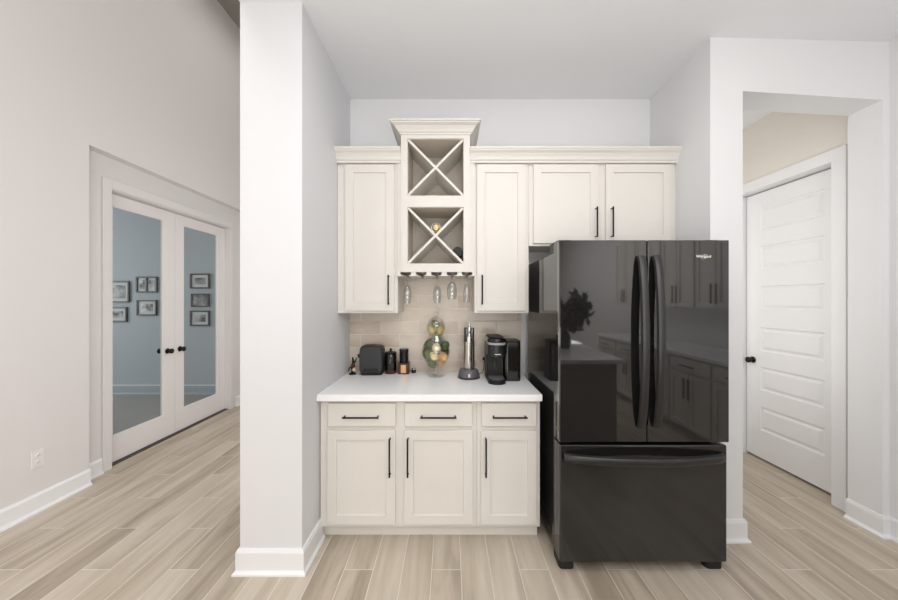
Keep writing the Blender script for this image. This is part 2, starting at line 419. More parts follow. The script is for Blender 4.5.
# ------------------------------------------------------------------ hall door
m = MB(); casing(m, 2.83, 2.85, 2.414, 3.235, 2.545, .09, .09)
m.box(2.85, 2.998, 2.406, 2.410, 0, 2.545); m.box(2.85, 2.998, 3.236, 3.2395, 0, 2.545); m.box(2.85, 2.998, 2.410, 3.236, 2.548, 2.563)
struct(m.build('trim_3', TRIM, bevel=.004), 'white casing around the panelled hall door', 'trim')
dr = thing('door_3', (2.97, 2.82, .01), 'white hall door with six raised horizontal panels', 'door', kind='structure')
def panel_door():
    bm = bmesh.new(); m = MB(); m.bm = bm
    xf, xb = 2.95, 2.988
    y0, y1 = 2.412, 3.23; z0, z1 = .022, 2.538
    vs = [z0]
    tops = [(.288, .509), (.666, .887), (1.037, 1.262), (1.431, 1.652), (1.81, 2.03), (2.18, 2.40)]
    for a, b in tops: vs += [a, b]
    vs.append(z1)
    us = [y0, 2.56, 3.09, y1]
    for i in range(3):
        for j in range(len(vs)-1):
            a, b, c, d = us[i], us[i+1], vs[j], vs[j+1]
            if i == 1 and j % 2 == 1:
                rings = []
                for off, dep in ((0, 0), (.008, .009), (.022, .010), (.040, .002)):
                    rings.append([(xf+dep, a+off, c+off), (xf+dep, b-off, c+off), (xf+dep, b-off, d-off), (xf+dep, a+off, d-off)])
                m.loft(rings, cap=False); m.poly(rings[-1])
            else:
                m.poly([(xf, a, c), (xf, b, c), (xf, b, d), (xf, a, d)])
    m.poly([(xb, y0, z0), (xb, y1, z0), (xb, y1, z1), (xb, y0, z1)])
    m.poly([(xf, y0, z0), (xf, y0, z1), (xb, y0, z1), (xb, y0, z0)]); m.poly([(xf, y1, z0), (xf, y1, z1), (xb, y1, z1), (xb, y1, z0)])
    m.poly([(xf, y0, z0), (xf, y1, z0), (xb, y1, z0), (xb, y0, z0)]); m.poly([(xf, y0, z1), (xf, y1, z1), (xb, y1, z1), (xb, y0, z1)])
    bmesh.ops.remove_doubles(bm, verts=bm.verts, dist=.0003)
    m.build('door_panel', TRIM, dr)
panel_door()
MB().lathe([(.031, 0), (.031, -.005), (.025, -.011), (.015, -.014), (.014, -.026), (.023, -.032), (.029, -.042), (.028, -.052), (.018, -.060), (.004, -.062)],
           2.95, 3.165, .94, n=20, axis='x').build('knob', BLACKM, dr, smooth=True)['label'] = 'round black door knob'

# ------------------------------------------------------------------ cabinets
def shaker(name, x0, x1, z0, z1, yf, parent, th=.019, fw=.058, dep=.009, mat=CAB):
    m = MB()
    def ring(o, y): return [(x0+o, y, z0+o), (x1-o, y, z0+o), (x1-o, y, z1-o), (x0+o, y, z1-o)]
    m.loft([ring(0, yf+th), ring(0, yf+.0015), ring(.0015, yf), ring(fw, yf), ring(fw+.0025, yf+dep), ring(fw+.006, yf+dep)])
    return m.build(name, mat, parent)
def slab(name, x0, x1, z0, z1, yf, parent, th=.019, mat=CAB):
    m = MB()
    def ring(o, y): return [(x0+o, y, z0+o), (x1-o, y, z0+o), (x1-o, y, z1-o), (x0+o, y, z1-o)]
    m.loft([ring(0, yf+th), ring(0, yf+.003), ring(.003, yf)])
    return m.build(name, mat, parent)
def pull(p0, p1, yf, parent, r=.0055, out=.032):
    a, b = Vector(p0), Vector(p1); d = (b-a).normalized()
    y = yf-out
    m = MB()
    A, B = Vector((a.x, y, a.z)), Vector((b.x, y, b.z))
    m.tube([A, B], r, 10)
    for P, q in ((A, 1), (B, -1)):
        Q = P + d*q*.008
        m.tube([(Q.x, yf, Q.z), (Q.x, y, Q.z)], r*.9, 8)
    o = m.build('handle', BLACKM, parent, smooth=True)
    o['label'] = 'slim black bar pull'
    return o

# base cabinets
YF = 2.035; YC = 2.054
def base_cab(xa, xb, label, doors, drawers, side_left=False, toe=(None, None)):
    r = thing('base_cabinet', ((xa+xb)/2, 2.35, 0), label, 'cabinet')
    m = MB(); m.box(xa, xb, YC, 2.684, .088, .893); m.build('carcass', CAB, r, bevel=.0015)
    MB().box(xa, xb-.004 if toe[1] else xb, 2.106, 2.684, 0, .088).build('toe_kick', CAB, r)
    for x0, x1, hx in doors:
        d = shaker('door', x0, x1, .112, .701, YF, r)
        pull((hx, YF, .425), (hx, YF, .662), YF, d)
    for x0, x1 in drawers:
        d = slab('drawer', x0, x1, .726, .872, YF, r); c = (x0+x1)/2
        w = .112 if x1-x0 > .4 else .107
        pull((c-w, YF, .793), (c+w, YF, .793), YF, d)
    return r
base_cab(-.819, .1685, 'wide cream base cabinet with two doors and two drawers beside the column wall',
         [(-.771, -.343, -.374), (-.288, .143, -.262)], [(-.767, -.340), (-.285, .141)])
base_cab(.1695, .568, 'narrow cream base cabinet with one door and one drawer beside the refrigerator',
         [(.195, .543, .223)], [(.198, .543)], toe=(None, 1))
# countertop
m = MB(); m.box(-.8245, .571, 2.006, 2.6755, .8935, .935)
tag(m.build('countertop', QUARTZ, bevel=.003), 'white quartz countertop on the cream base cabinets', 'countertop')
# backsplash
m = MB(); m.box(-.8245, -.385, 2.6765, 2.6855, .9, 1.421); m.box(-.385, .182, 2.6765, 2.6855, .9, 1.72); m.box(.182, .587, 2.6765, 2.6855, .9, 1.421)
struct(m.build('backsplash', SPLASH), 'beige glazed subway tile backsplash', 'backsplash')

# wall cabinets
YW = 2.360; YWC = 2.379
CP = [(0, 0), (.010, 0), (.012, .012), (.020, .020), (.026, .040), (.038, .060), (.054, .074), (.056, .082), (.062, .084), (.062, .096), (0, .096)]
def wall_cab(xa, xb, z0, label, doors, crown):
    r = thing('wall_cabinet', ((xa+xb)/2, 2.53, z0), label, 'cabinet')
    MB().box(xa, xb, YWC, 2.675, z0, 2.53).build('carcass', CAB, r, bevel=.0015)
    for x0, x1, hx, h0, h1 in doors:
        d = shaker('door', x0, x1, z0+.018, 2.506, YW, r)
        pull((hx, YW, h0), (hx, YW, h1), YW, d)
    MB().sweep([(crown[0], YW+.004), (crown[1], YW+.004)], CP, 1, 2.514).build('crown_molding', CAB, r)
    return r
wall_cab(-.8235, -.3825, 1.424, 'tall cream wall cabinet to the left of the wine rack, with a single shaker door',
         [(-.7625, -.407, -.443, 1.487, 1.70)], (-.8235, -.3535))
wall_cab(.1795, .5755, 1.424, 'tall cream wall cabinet to the right of the wine rack, with a single shaker door',
         [(.196, .552, .232, 1.487, 1.70)], (.1445, .5755))
wall_cab(.5765, 1.6515, 1.915, 'short cream double-door cabinet above the refrigerator',
         [(.607, 1.079, 1.0565, 1.972, 2.19), (1.133, 1.610, 1.1705, 1.972, 2.19)], (.5757, 1.6515))

# wine rack tower
tw = thing('wine_rack_cabinet', (-.104, 2.5, 1.716), 'cream wine rack cabinet with two X-shaped cubbies rising above its neighbours', 'cabinet')
yt = 2.340
m = MB()
m.box(-.353, -.307, yt, 2.675, 1.722, 2.72); m.box(.099, .144, yt, 2.675, 1.722, 2.72)
m.box(-.307, .099, yt, 2.675, 1.722, 1.782); m.box(-.307, .099, yt, 2.675, 2.19, 2.272); m.box(-.307, .099, yt, 2.675, 2.683, 2.72)
m.box(-.3815, -.353, YW, 2.675, 1.722, 2.513); m.box(.144, .1785, YW, 2.675, 1.722, 2.513)
m.build('carcass', CAB, tw)
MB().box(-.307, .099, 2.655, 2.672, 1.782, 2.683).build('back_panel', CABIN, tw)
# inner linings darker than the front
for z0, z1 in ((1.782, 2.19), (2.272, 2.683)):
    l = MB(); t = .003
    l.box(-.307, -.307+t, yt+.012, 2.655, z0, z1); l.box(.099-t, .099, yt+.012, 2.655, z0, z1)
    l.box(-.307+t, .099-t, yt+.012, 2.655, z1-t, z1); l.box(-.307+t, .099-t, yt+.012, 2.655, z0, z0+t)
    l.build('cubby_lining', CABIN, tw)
    x0, x1 = -.307+t, .099-t; a, b = z0+t, z1-t; q = .0115
    d1 = MB()
    d1.prism([(x0, a), (x0+q, a), (x1, b-q), (x1, b), (x1-q, b), (x0, a+q)], yt+.008, 2.653, 'y')
    d1.prism([(x1, a), (x1-q, a), (x0, b-q), (x0, b), (x0+q, b), (x1, a+q)], yt+.0082, 2.6528, 'y')
    d1.build('x_divider', CAB, tw)
TP = [(0, 0), (.008, 0), (.010, .010), (.018, .014), (.026, .028), (.042, .048), (.062, .060), (.064, .066), (.072, .068), (.072, .080), (0, .080)]
MB().sweep([(-.353, 2.684), (-.353, yt), (.144, yt), (.144, 2.684)], TP, 1, 2.709).build('crown_molding', CAB, tw)
MB().box(-.353, .144, yt, 2.684, 2.72, 2.785).build('top_panel', CAB, tw)
# stemware rack under the tower
SL = [-.320, -.2075, -.0985, .0145, .124]
rk = MB(); edges = [-.381]+SL+[.178]
for i in range(6):
    a, b = edges[i], edges[i+1]
    g0 = .009 if i > 0 else 0; g1 = .009 if i < 5 else 0
    f0 = .030 if i > 0 else 0; f1 = .030 if i < 5 else 0
    if b-a-f0-f1 < .012: f0 = min(f0, .022); f1 = min(f1, .022)
    rk.prism([(a+f0, yt), (b-f1, yt), (b-g1, yt+.07), (b-g1, 2.672), (a+g0, 2.672), (a+g0, yt+.07)], 1.694, 1.702)
    c0, c1 = (a+.038 if i > 0 else a), (b-.038 if i < 5 else b)
    rk.box(c0, c1, yt+.004, 2.672, 1.702, 1.7225)
rk.build('stemware_rack', CAB, tw)

# crown of left side etc done. bottles in lower cubby
def bottle(name, cx, cz, label, foil, champ):
    r = thing(name, (cx, 2.50, cz-.038), label, 'bottle')
    y0 = 2.375 if champ else 2.36
    if champ:
        MB().lathe([(.0165, .03), (.0165, .07), (.022, .10), (.036, .15), (.0385, .18), (.0385, .262), (.030, .272)], cx, y0, cz, axis='y').build('bottle_body', BOTTLE, r, smooth=True)
        MB().lathe([(.010, -.006), (.021, -.003), (.025, .008), (.024, .018), (.019, .024), (.0195, .030), (.0185, .075), (.024, .10)], cx, y0, cz, axis='y').build('foil', foil, r, smooth=True)
        w = MB(); w.tube([(cx+.032*math.cos(t), y0+.006, cz+.032*math.sin(t)) for t in [k*PI/8 for k in range(17)]], .003, 6)
        for t in (0.3, 1.9, 3.4, 5.0): w.tube([(cx+.032*math.cos(t), y0+.006, cz+.032*math.sin(t)), (cx+.0195*math.cos(t), y0+.04, cz+.0195*math.sin(t))], .0018, 6)
        w.build('wire_cage', WIREM, r, smooth=True)
    else:
        MB().lathe([(.026, 0), (.036, .002), (.0385, .010), (.0385, .19), (.032, .215), (.015, .235), (.014, .283)], cx, y0, cz, axis='y').build('bottle_body', BLACKM, r, smooth=True)
        MB().lathe([(.0155, .235), (.0155, .284), (.010, .287)], cx, y0, cz, axis='y').build('foil', foil, r, smooth=True)
bottle('sparkling_wine_bottle', -.104, 1.986+.064, 'bottle with gold foil and wire cage lying on the lower X of the wine rack', GOLD, True)
bottle('wine_bottle', .0555, 1.869, 'dark bottle lying in the lower right corner of the wine rack', BLKGL, False)

# ------------------------------------------------------------------ stemware
def stem(px, y, kind, label):
    x = SL[px]
    r = thing('wine_glass' if kind != 'flute' else 'champagne_flute', (x, y, 1.50), label, 'glass', 'glasses hanging under the wine rack')
    zf = 1.7022
    if kind == 'wine': bowl = [(.0045, 1.665), (.016, 1.655), (.030, 1.635), (.038, 1.605), (.039, 1.58), (.035, 1.545), (.031, 1.525)]; top = 1.665
    elif kind == 'tall': bowl = [(.0045, 1.64), (.014, 1.63), (.027, 1.605), (.033, 1.575), (.033, 1.55), (.030, 1.52), (.026, 1.495)]; top = 1.64
    else: bowl = [(.0045, 1.655), (.010, 1.645), (.020, 1.615), (.026, 1.575), (.027, 1.54), (.026, 1.50)]; top = 1.655
    MB().lathe([(.034, zf), (.034, zf+.0015), (.012, zf+.004), (.002, zf+.005)], x, y).build('foot', GLASSW, r, smooth=True)
    MB().lathe([(.009, zf), (.0042, zf-.012), (.0038, top+.01), (.0045, top)], x, y, n=12).build('stem', GLASSW, r, smooth=True)
    inner = [(rr-.0012, z) for rr, z in bowl[::-1][:-1]]
    MB().lathe(bowl+inner, x, y, n=32, cap=False).build('bowl', GLASSW, r, smooth=True)
stem(0, 2.44, 'tall', 'clear wine glass hanging in the leftmost slot of the stemware rack')
stem(2, 2.50, 'tall', 'thin clear wine glass hanging in the middle slot of the stemware rack')
stem(3, 2.42, 'wine', 'round-bowled clear wine glass hanging next to the flute')
stem(4, 2.41, 'flute', 'clear champagne flute hanging in the rightmost slot of the stemware rack')

# ------------------------------------------------------------------ countertop items
CT = .9355
# charcoal rounded appliance
ap = thing('toaster', (-.616, 2.58, CT), 'charcoal rounded toaster at the left end of the countertop', 'toaster')
def squircle(cx, cz, w, h, e, n=40):
    pts = []
    for k in range(n):
        a = 2*PI*k/n; c, s_ = math.cos(a), math.sin(a)
        pts.append((cx+w*math.copysign(abs(c)**e, c), cz+h*math.copysign(abs(s_)**e, s_)))
    return pts
rings = []
for y, k in ((2.520, .90), (2.528, .97), (2.545, 1.0), (2.62, 1.0), (2.635, .96)):
    rings.append([(x, y, z) for x, z in squircle(-.616, CT+.117, .092*k, .112*k, .34)])
MB().loft(rings).build('shell', CHAR, ap, smooth=True)
MB().rbox(-.700, -.532, 2.515, 2.64, CT, CT+.022, .03).build('base', BLKPL, ap, bevel=.004)
MB().rbox(-.672, -.560, 2.508, 2.53, CT+.036, CT+.049, .004).build('slot_opening', simple('black_gap', (6, 6, 6), .5), ap)
MB().box(-.575-.05, -.575-.03, 2.545, 2.62, CT+.228, CT+.231).build('vent', BLKPL, ap)
MB().rbox(-.729, -.705, 2.56, 2.60, CT+.13, CT+.155, .008).build('lever', BLKPL, ap)
MB().tube([(-.708, 2.58, CT+.142), (-.735, 2.59, CT+.15)], .006).build('lever_arm', BLKPL, ap)
# small figurine
fg = thing('figurine', (-.767, 2.56, CT), 'small dark figurine with copper accents tucked beside the toaster', 'figurine')
MB().lathe([(.028, 0), (.028, .008), (.014, .016), (.009, .03)], -.767, 2.56, CT).build('base', BLKPL, fg, smooth=True)
m = MB(); m.tube([(-.767, 2.56, CT+.02), (-.772, 2.56, CT+.06), (-.760, 2.56, CT+.09), (-.768, 2.56, CT+.135)], [.008, .010, .012, .005])
m.tube([(-.762, 2.56, CT+.085), (-.742, 2.55, CT+.105), (-.733, 2.55, CT+.13)], [.007, .006, .004]); m.tube([(-.77, 2.56, CT+.06), (-.79, 2.55, CT+.05), (-.797, 2.55, CT+.025)], [.007, .006, .004])
m.build('body', BLKPL, fg, smooth=True)
MB().lathe([(.002, 0), (.014, .006), (.018, .017), (.014, .028), (.002, .034)], -.758, 2.54, CT+.055).build('copper_ball', COPPER, fg, smooth=True)
MB().lathe([(.002, 0), (.010, .005), (.013, .013), (.010, .021), (.002, .026)], -.748, 2.53, CT+.028).build('pale_ball', CREAM, fg, smooth=True)

# black canister
cn = thing('canister', (-.474, 2.60, CT), 'black lidded canister with copper base band beside the toaster', 'canister')
MB().lathe([(.043, .0), (.046, .004), (.046, .026), (.044, .028)], -.474, 2.60, CT).build('base_band', COPPER, cn, smooth=True)
MB().lathe([(.043, .028), (.0455, .032), (.0455, .150), (.043, .154)], -.474, 2.60, CT).build('body', BLKGL, cn, smooth=True)
MB().lathe([(.044, .154), (.046, .158), (.044, .170), (.012, .174), (.008, .178), (.010, .188), (.009, .196), (.002, .199)], -.474, 2.60, CT).build('lid', BLKPL, cn, smooth=True)
# copper holder + ribbed jar on it
ch = thing('candle_holder', (-.368, 2.60, CT), 'copper square candle holder with amber front below the ribbed jar', 'candle holder')
MB().rbox(-.413, -.323, 2.555, 2.645, CT, CT+.086, .010).build('body', COPPER, ch, bevel=.003)
MB().box(-.387, -.346, 2.551, 2.556, CT+.010, CT+.074).build('front_panel', AMBER, ch, bevel=.002)['label'] = 'pale amber front panel'
rj = thing('ribbed_jar', (-.368, 2.60, CT+.087), 'black ribbed cylindrical jar standing on the copper candle holder', 'jar')
prof = []
for k in range(9):
    z = .002+k*.0095; prof += [(.034, z), (.036, z+.003), (.034, z+.007)]
MB().lathe([(.03, 0)]+prof, -.368, 2.60, CT+.0865).build('body', BLKPL, rj, smooth=True)
MB().lathe([(.034, .086), (.037, .090), (.037, .106), (.034, .109)], -.368, 2.60, CT+.0865).build('lid', BLKGL, rj, smooth=True)
# tiny jar
tj = thing('tiny_jar', (-.291, 2.61, CT), 'tiny dark glass pot to the right of the copper candle holder', 'jar')
MB().lathe([(.015, 0), (.019, .004), (.019, .022), (.015, .026)], -.291, 2.61, CT).build('body', BLKGL, tj, smooth=True)
MB().lathe([(.017, .026), (.0175, .036), (.015, .038)], -.291, 2.61, CT).build('lid', CHROME, tj, smooth=True)

# apothecary jar with artificial fruit
JX, JY = -.108, 2.50
jar = thing('apothecary_jar', (JX, JY, CT), 'tall footed glass apothecary jar filled with faux citrus fruit', 'jar')
MB().lathe([(.064, 0), (.066, .004), (.050, .012), (.020, .022), (.014, .034), (.022, .048), (.018, .060)], JX, JY, CT, n=36).build('foot', GLASSW, jar, smooth=True)
outer = [(.014, .060), (.040, .072), (.078, .110), (.104, .160), (.108, .200), (.094, .245), (.070, .285), (.054, .312),
         (.060, .335), (.072, .365), (.070, .395), (.056, .420)]
# lower globe + upper globe shell
inn = [(r-.003, z+.001) for r, z in outer[::-1]]
MB().lathe(outer+inn, JX, JY, CT, n=40, cap=False).build('bowl', GLASSW, jar, smooth=True)
MB().lathe([(.058, .421), (.060, .425), (.044, .440), (.020, .452), (.010, .460), (.018, .472), (.022, .484), (.014, .496), (.006, .505), (.002, .518)], JX, JY, CT, n=30).build('lid', GLASSW, jar, smooth=True)
fr = [  # dx, dy, z, r, mat, elong, name, label
    (-.030, -.010, .100, .034, 'g', 'lime', 'green lime at the very bottom of the glass jar'),
    (.034, -.006, .108, .034, 'o', 'orange', 'orange faux fruit at the lower right of the glass jar'),
    (.010, .040, .108, .032, 'g', 'lime', 'green lime at the back near the bottom of the glass jar'),
    (-.058, -.030, .158, .036, 'g', 'lime', 'green lime at the lower left side of the glass jar'),
    (-.010, -.066, .150, .030, 'y', 'lemon', 'yellow lemon half at the front centre of the glass jar'),
    (.050, -.050, .148, .033, 'o', 'orange', 'pale orange fruit low at the front right of the glass jar'),
    (.064, .014, .176, .036, 'd', 'lime', 'dark green lime at the right side of the glass jar'),
    (-.060, .024, .190, .036, 'd', 'lime', 'dark green lime at the upper left side of the glass jar'),
    (.000, .050, .175, .038, 'g', 'lime', 'green lime at the back centre of the glass jar'),
    (.004, -.062, .205, .031, 'y', 'lemon', 'yellow lemon above the lemon half in the glass jar'),
    (.062, -.028, .216, .034, 'd', 'lime', 'dark green lime at the upper right of the lower globe'),
    (-.050, -.030, .228, .032, 'd', 'lime', 'dark green lime at the upper left of the lower globe'),
    (.008, .020, .245, .032, 'g', 'lime', 'green lime at the top centre of the lower globe'),
    (.006, -.010, .296, .033, 'g', 'lime', 'green lime in the neck of the glass jar'),
    (-.034, -.010, .350, .030, 'o', 'lemon', 'yellow-orange lemon on the left of the upper globe'),
    (.032, -.012, .350, .030, 'o', 'lemon', 'yellow-orange lemon on the right of the upper globe'),
    (.0, .030, .356, .028, 'y', 'lemon', 'yellow lemon at the back of the upper globe'),
    (-.004, -.006, .400, .032, 'g', 'lime', 'green lime on top beneath the glass lid'),
]
for dx, dy, z, r, mt, nm, lb in fr:
    if z < .28: z = .106+(z-.100)*1.12; r *= 1.12; dx *= 1.06
    M_ = {'g': LIME, 'd': LIMED, 'y': LEMON, 'o': LEMON if nm == 'lemon' else PEACH}[mt]
    m = MB(); rings = []
    N = 14
    ax = Matrix.Rotation(random.uniform(-.9, .9), 3, 'Y') @ Matrix.Rotation(random.uniform(-.5, .5), 3, 'X')
    for i in range(N+1):
        t = -1+2*i/N; rr = math.sqrt(max(0, 1-t*t))**.95*r*.92; zz = r*1.06*t + (.006*r/.03*(abs(t)**9)*math.copysign(1, t))
        rings.append([tuple(Vector((JX+dx, JY+dy, CT+z)) + ax @ Vector((max(rr, 2e-4)*math.cos(2*PI*k/18), max(rr, 2e-4)*math.sin(2*PI*k/18), zz))) for k in range(18)])
    m.loft(rings)
    o = m.build(nm, M_, smooth=True); tag(o, lb, 'fruit', 'faux fruit in the glass jar')
    if 'half' in lb:
        d = MB().lathe([(.002, -.0012), (.019, -.001), (.021, .0)], JX+dx, JY+dy-r*.93, CT+z, axis='y').build('cut_face', CREAM, o, smooth=True)

# electric wine opener on charging base
wo = thing('wine_opener', (.142, 2.50, CT), 'stainless steel electric wine opener standing on grey charging base', 'wine opener')
wx, wy = .142, 2.455
MB().lathe([(.082, 0), (.084, .004), (.083, .012)], wx, wy, CT, n=36).build('base_ring', BLKPL, wo, smooth=True)
MB().lathe([(.082, .012), (.079, .030), (.072, .052), (.066, .064), (.050, .067)], wx, wy, CT, n=36).build('charging_base', GREYPL, wo, smooth=True)
MB().box(wx-.009, wx+.007, wy-.0855, wy-.074, CT+.018, CT+.042).build('indicator_light', SILVER, wo, bevel=.003)
MB().lathe([(.038, .067), (.040, .075), (.037, .16), (.033, .262), (.030, .272)], wx-.002, wy, CT, n=32).build('steel_body', STEEL, wo, smooth=True)
m = MB(); m.rbox(wx+.014, wx+.042, wy-.030, wy+.040, CT+.067, CT+.285, .012); m.rbox(wx-.035, wx+.042, wy-.0, wy+.040, CT+.24, CT+.375, .014)
m.build('black_handle', BLKGL, wo, bevel=.004)
m = MB(); m.lathe([(.022, .272), (.018, .30), (.013, .33), (.016, .345), (.020, .365), (.012, .385), (.004, .405), (.003, .414)], wx+.004, wy-.008, CT, n=20)
m.build('corkscrew_head', CHROME, wo, smooth=True)
MB().rbox(wx-.012, wx+.010, wy-.038, wy-.022, CT+.268, CT+.31, .004).build('highlight_block', SILVER, wo, bevel=.002)  # raised silver block standing in for a white highlight on the opener

# coffee maker
cm = thing('coffee_maker', (.38, 2.42, CT), 'black single-serve coffee maker with silver band and side water tank', 'coffee maker')
def D(cx, yf, yb, w, r):   # plan with round front
    pts = [(cx+w, yb), (cx-w, yb)]
    for k in range(13):
        a = PI + PI*k/12
        pts.append((cx+w*math.cos(a), yf+r+r*math.sin(a)))
    return pts
cx = .3300
MB().prism(D(cx, 2.230, 2.52, .062, .055), CT, CT+.030).build('base', BLKPL, cm, bevel=.004)
MB().prism(D(cx, 2.238, 2.37, .052, .045), CT+.030, CT+.036).build('drip_tray', GREYPL, cm, bevel=.002)
MB().prism([(cx-.062, 2.37), (cx+.062, 2.37), (cx+.062, 2.52), (cx-.062, 2.52)], CT+.030, CT+.215).build('column', BLKPL, cm, bevel=.006)
MB().prism(D(cx, 2.246, 2.52, .0625, .055), CT+.190, CT+.270).build('head', simple('dark_grey_plastic', (30, 30, 32), .35), cm, bevel=.004)
MB().prism(D(cx, 2.242, 2.52, .0635, .055), CT+.270, CT+.288).build('silver_band', simple('satin_grey', (165, 163, 161), .4), cm, bevel=.004)
MB().prism(D(cx, 2.238, 2.52, .0645, .055), CT+.288, CT+.316).build('lid', BLKGL, cm, bevel=.006)
MB().prism(D(cx, 2.252, 2.50, .050, .045), CT+.316, CT+.324).build('lid_handle', BLKPL, cm, bevel=.004)
MB().lathe([(.020, .200), (.018, .185), (.010, .175)], cx, 2.285, CT).build('spout', BLKGL, cm, smooth=True)
MB().rbox(cx-.010, cx+.010, 2.362, 2.372, CT+.075, CT+.135, .003).build('brew_panel', BLKGL, cm, bevel=.003)
MB().prism([(cx-.022, 2.2445), (cx+.022, 2.2445), (cx+.022, 2.248), (cx-.022, 2.248)], CT+.206, CT+.210).build('front_stripe', SILVER, cm)
MB().rbox(.3940, .510, 2.335, 2.50, CT, CT+.278, .022).build('water_tank', BLKGL, cm, bevel=.003)
MB().rbox(.3935, .511, 2.334, 2.501, CT+.278, CT+.290, .022).build('tank_lid', BLKPL, cm, bevel=.004)
# outlet on backsplash and cords
outlet('backsplash_outlet', (.278, 2.676, 1.005), 'beige duplex outlet on the backsplash behind the coffee maker', 'y', OUTLETB, .072, .116)
m = MB(); m.tube([(.225, 2.52, CT+.012), (.25, 2.54, CT+.016), (.268, 2.58, CT+.035), (.276, 2.63, CT+.09), (.278, 2.660, CT+.105)], .0028, 8)
m.rbox(.266, .290, 2.640, 2.665, CT+.094, CT+.118, .004)
tag(m.build('power_cord', BLKPL, smooth=True), 'thin black power cord running from the wine opener to the backsplash outlet', 'cord')

# ------------------------------------------------------------------ refrigerator
fx0, fx1 = .607, 1.552; fy = 1.806
rf = thing('refrigerator', (1.076, 2.2, 0), 'glossy black french door refrigerator with bottom freezer drawer', 'refrigerator')
MB().box(fx0+.008, fx1-.008, 1.918, 2.57, .06, 1.80).build('case', FRC, rf, bevel=.006)
MB().box(fx0+.03, fx1-.03, 1.90, 2.55, .03, .06).build('base_grille', RUBBER, rf)
def fdoor(x0, x1, z0, z1, hx, nm):
    m = MB()
    # slightly crowned front
    N = 14; fr_, bk = [], []
    pts = [(x1, 1.905), (x0, 1.905)]
    for k in range(N+1):
        t = k/N; x = x0+(x1-x0)*t
        e = min(t, 1-t)*(x1-x0)
        edge = 0
        pts.append((x, fy+.0+edge))
    m.prism(pts, z0, z1)
    return m.build(nm, FRG, rf, bevel=.005, seg=3)
zt, zm = 1.853, .728
dl = fdoor(fx0, 1.0935, zm, zt, 0, 'door'); dl['label'] = 'left fridge door'
drr = fdoor(1.0985, fx1, zm, zt, 0, 'door'); drr['label'] = 'right fridge door with maker lettering'
def vhandle(xc, par):
    m = MB(); rings = []
    z0, z1 = .815, 1.765; N = 26
    for k in range(N+1):
        t = k/N; z = z0+(z1-z0)*t
        e = math.sin(PI*t)**.55
        out = .012+.046*e
        y = fy-out; w = .023; th = .009
        rings.append([(xc-w, y+th, z), (xc-w*.8, y-th*.4, z), (xc-w*.3, y-th, z), (xc+w*.3, y-th, z), (xc+w*.8, y-th*.4, z), (xc+w, y+th, z)])
    m.loft(rings)
    for z in (z0+.012, z1-.012):
        m.box(xc-.014, xc+.014, fy-.016, fy+.001, z-.012, z+.012)
    o = m.build('handle', FRH, par, smooth=True); o['label'] = 'arched vertical black handle'
vhandle(1.056, dl); vhandle(1.142, drr)
fz = MB(); fz.box(fx0+.003, fx1-.010, fy+.002, 1.905, .060, .712)
fz = fz.build('freezer_drawer', simple('satin_black_enamel', (0.012, 0.0115, 0.011), .13, noise=.02, ior=1.75, linear=True), rf, bevel=.008, seg=3)
m = MB(); rings = []; N = 36
for k in range(N+1):
    t = k/N; x = .628+(1.518-.628)*t; e = math.sin(PI*t)**.6; out = .010+.062*e
    y = fy-out; zc = .650; h = .024; th = .012
    rings.append([(x, y+th, zc-h), (x, y-th*.4, zc-h*.85), (x, y-th, zc-h*.3), (x, y-th, zc+h*.3), (x, y-th*.4, zc+h*.85), (x, y+th, zc+h)])
m.loft(rings)
for x in (.640, 1.506): m.box(x-.012, x+.012, fy-.014, fy+.003, .634, .666)
m.build('handle', FRH, fz, smooth=True)['label'] = 'wide arched horizontal black handle'
for a, b in ((.618, .702), (1.447, 1.541)):
    MB().rbox(a, b, 1.832, 1.95, 0, .056, .02).build('foot', RUBBER, rf, bevel=.006)
for a, b in ((.615, .70), (1.45, 1.537)):
    MB().rbox(a, b, 1.85, 2.02, 1.8, 1.862, .015).build('hinge_cover', BLKPL, rf, bevel=.004)
# chrome edge trims on the door sides
MB().box(fx0-.0012, fx0+.001, 1.818, 1.826, zm+.01, zt-.01).build('edge_trim', CHROME, dl)
# lettering
def text_mesh(txt, size, loc, par, name, mat):
    cu = bpy.data.curves.new(name, 'FONT'); cu.body = txt; cu.size = size*.92; cu.extrude = .0006; cu.align_x = 'CENTER'; cu.offset = .0006
    to = bpy.data.objects.new(name+'_src', cu); COL.objects.link(to)
    dg = bpy.context.evaluated_depsgraph_get(); me = bpy.data.meshes.new_from_object(to.evaluated_get(dg))
    bpy.data.objects.remove(to)
    me.transform(Matrix.Translation(Vector(loc)) @ Matrix.Rotation(PI/2, 4, 'X'))
    p = par; org = Vector((0, 0, 0))
    while p is not None: org += p.location; p = p.parent
    me.transform(Matrix.Translation(-org))
    me.materials.clear(); me.materials.append(mat)
    o = bpy.data.objects.new(name, me); COL.objects.link(o); o.parent = par
    return o
LX, LZ = 1.409, 1.756
lt = text_mesh('Whirlpool', .0215, (LX, fy-.0009, LZ), drr, 'lettering', SILVER); lt['label'] = 'silver Whirlpool lettering'
m = MB(); pr = []
for k in range(31):
    a = math.radians(200+ 300*k/30)
    pr.append((LX+.002+.017*math.cos(a), fy-.0008, LZ+.005+.012*math.sin(a)+.004*math.cos(a)))
m.tube(pr, [.0004+.0009*math.sin(PI*k/30) for k in range(31)], 6)
m.build('logo_swoosh', SILVER, drr, smooth=True)

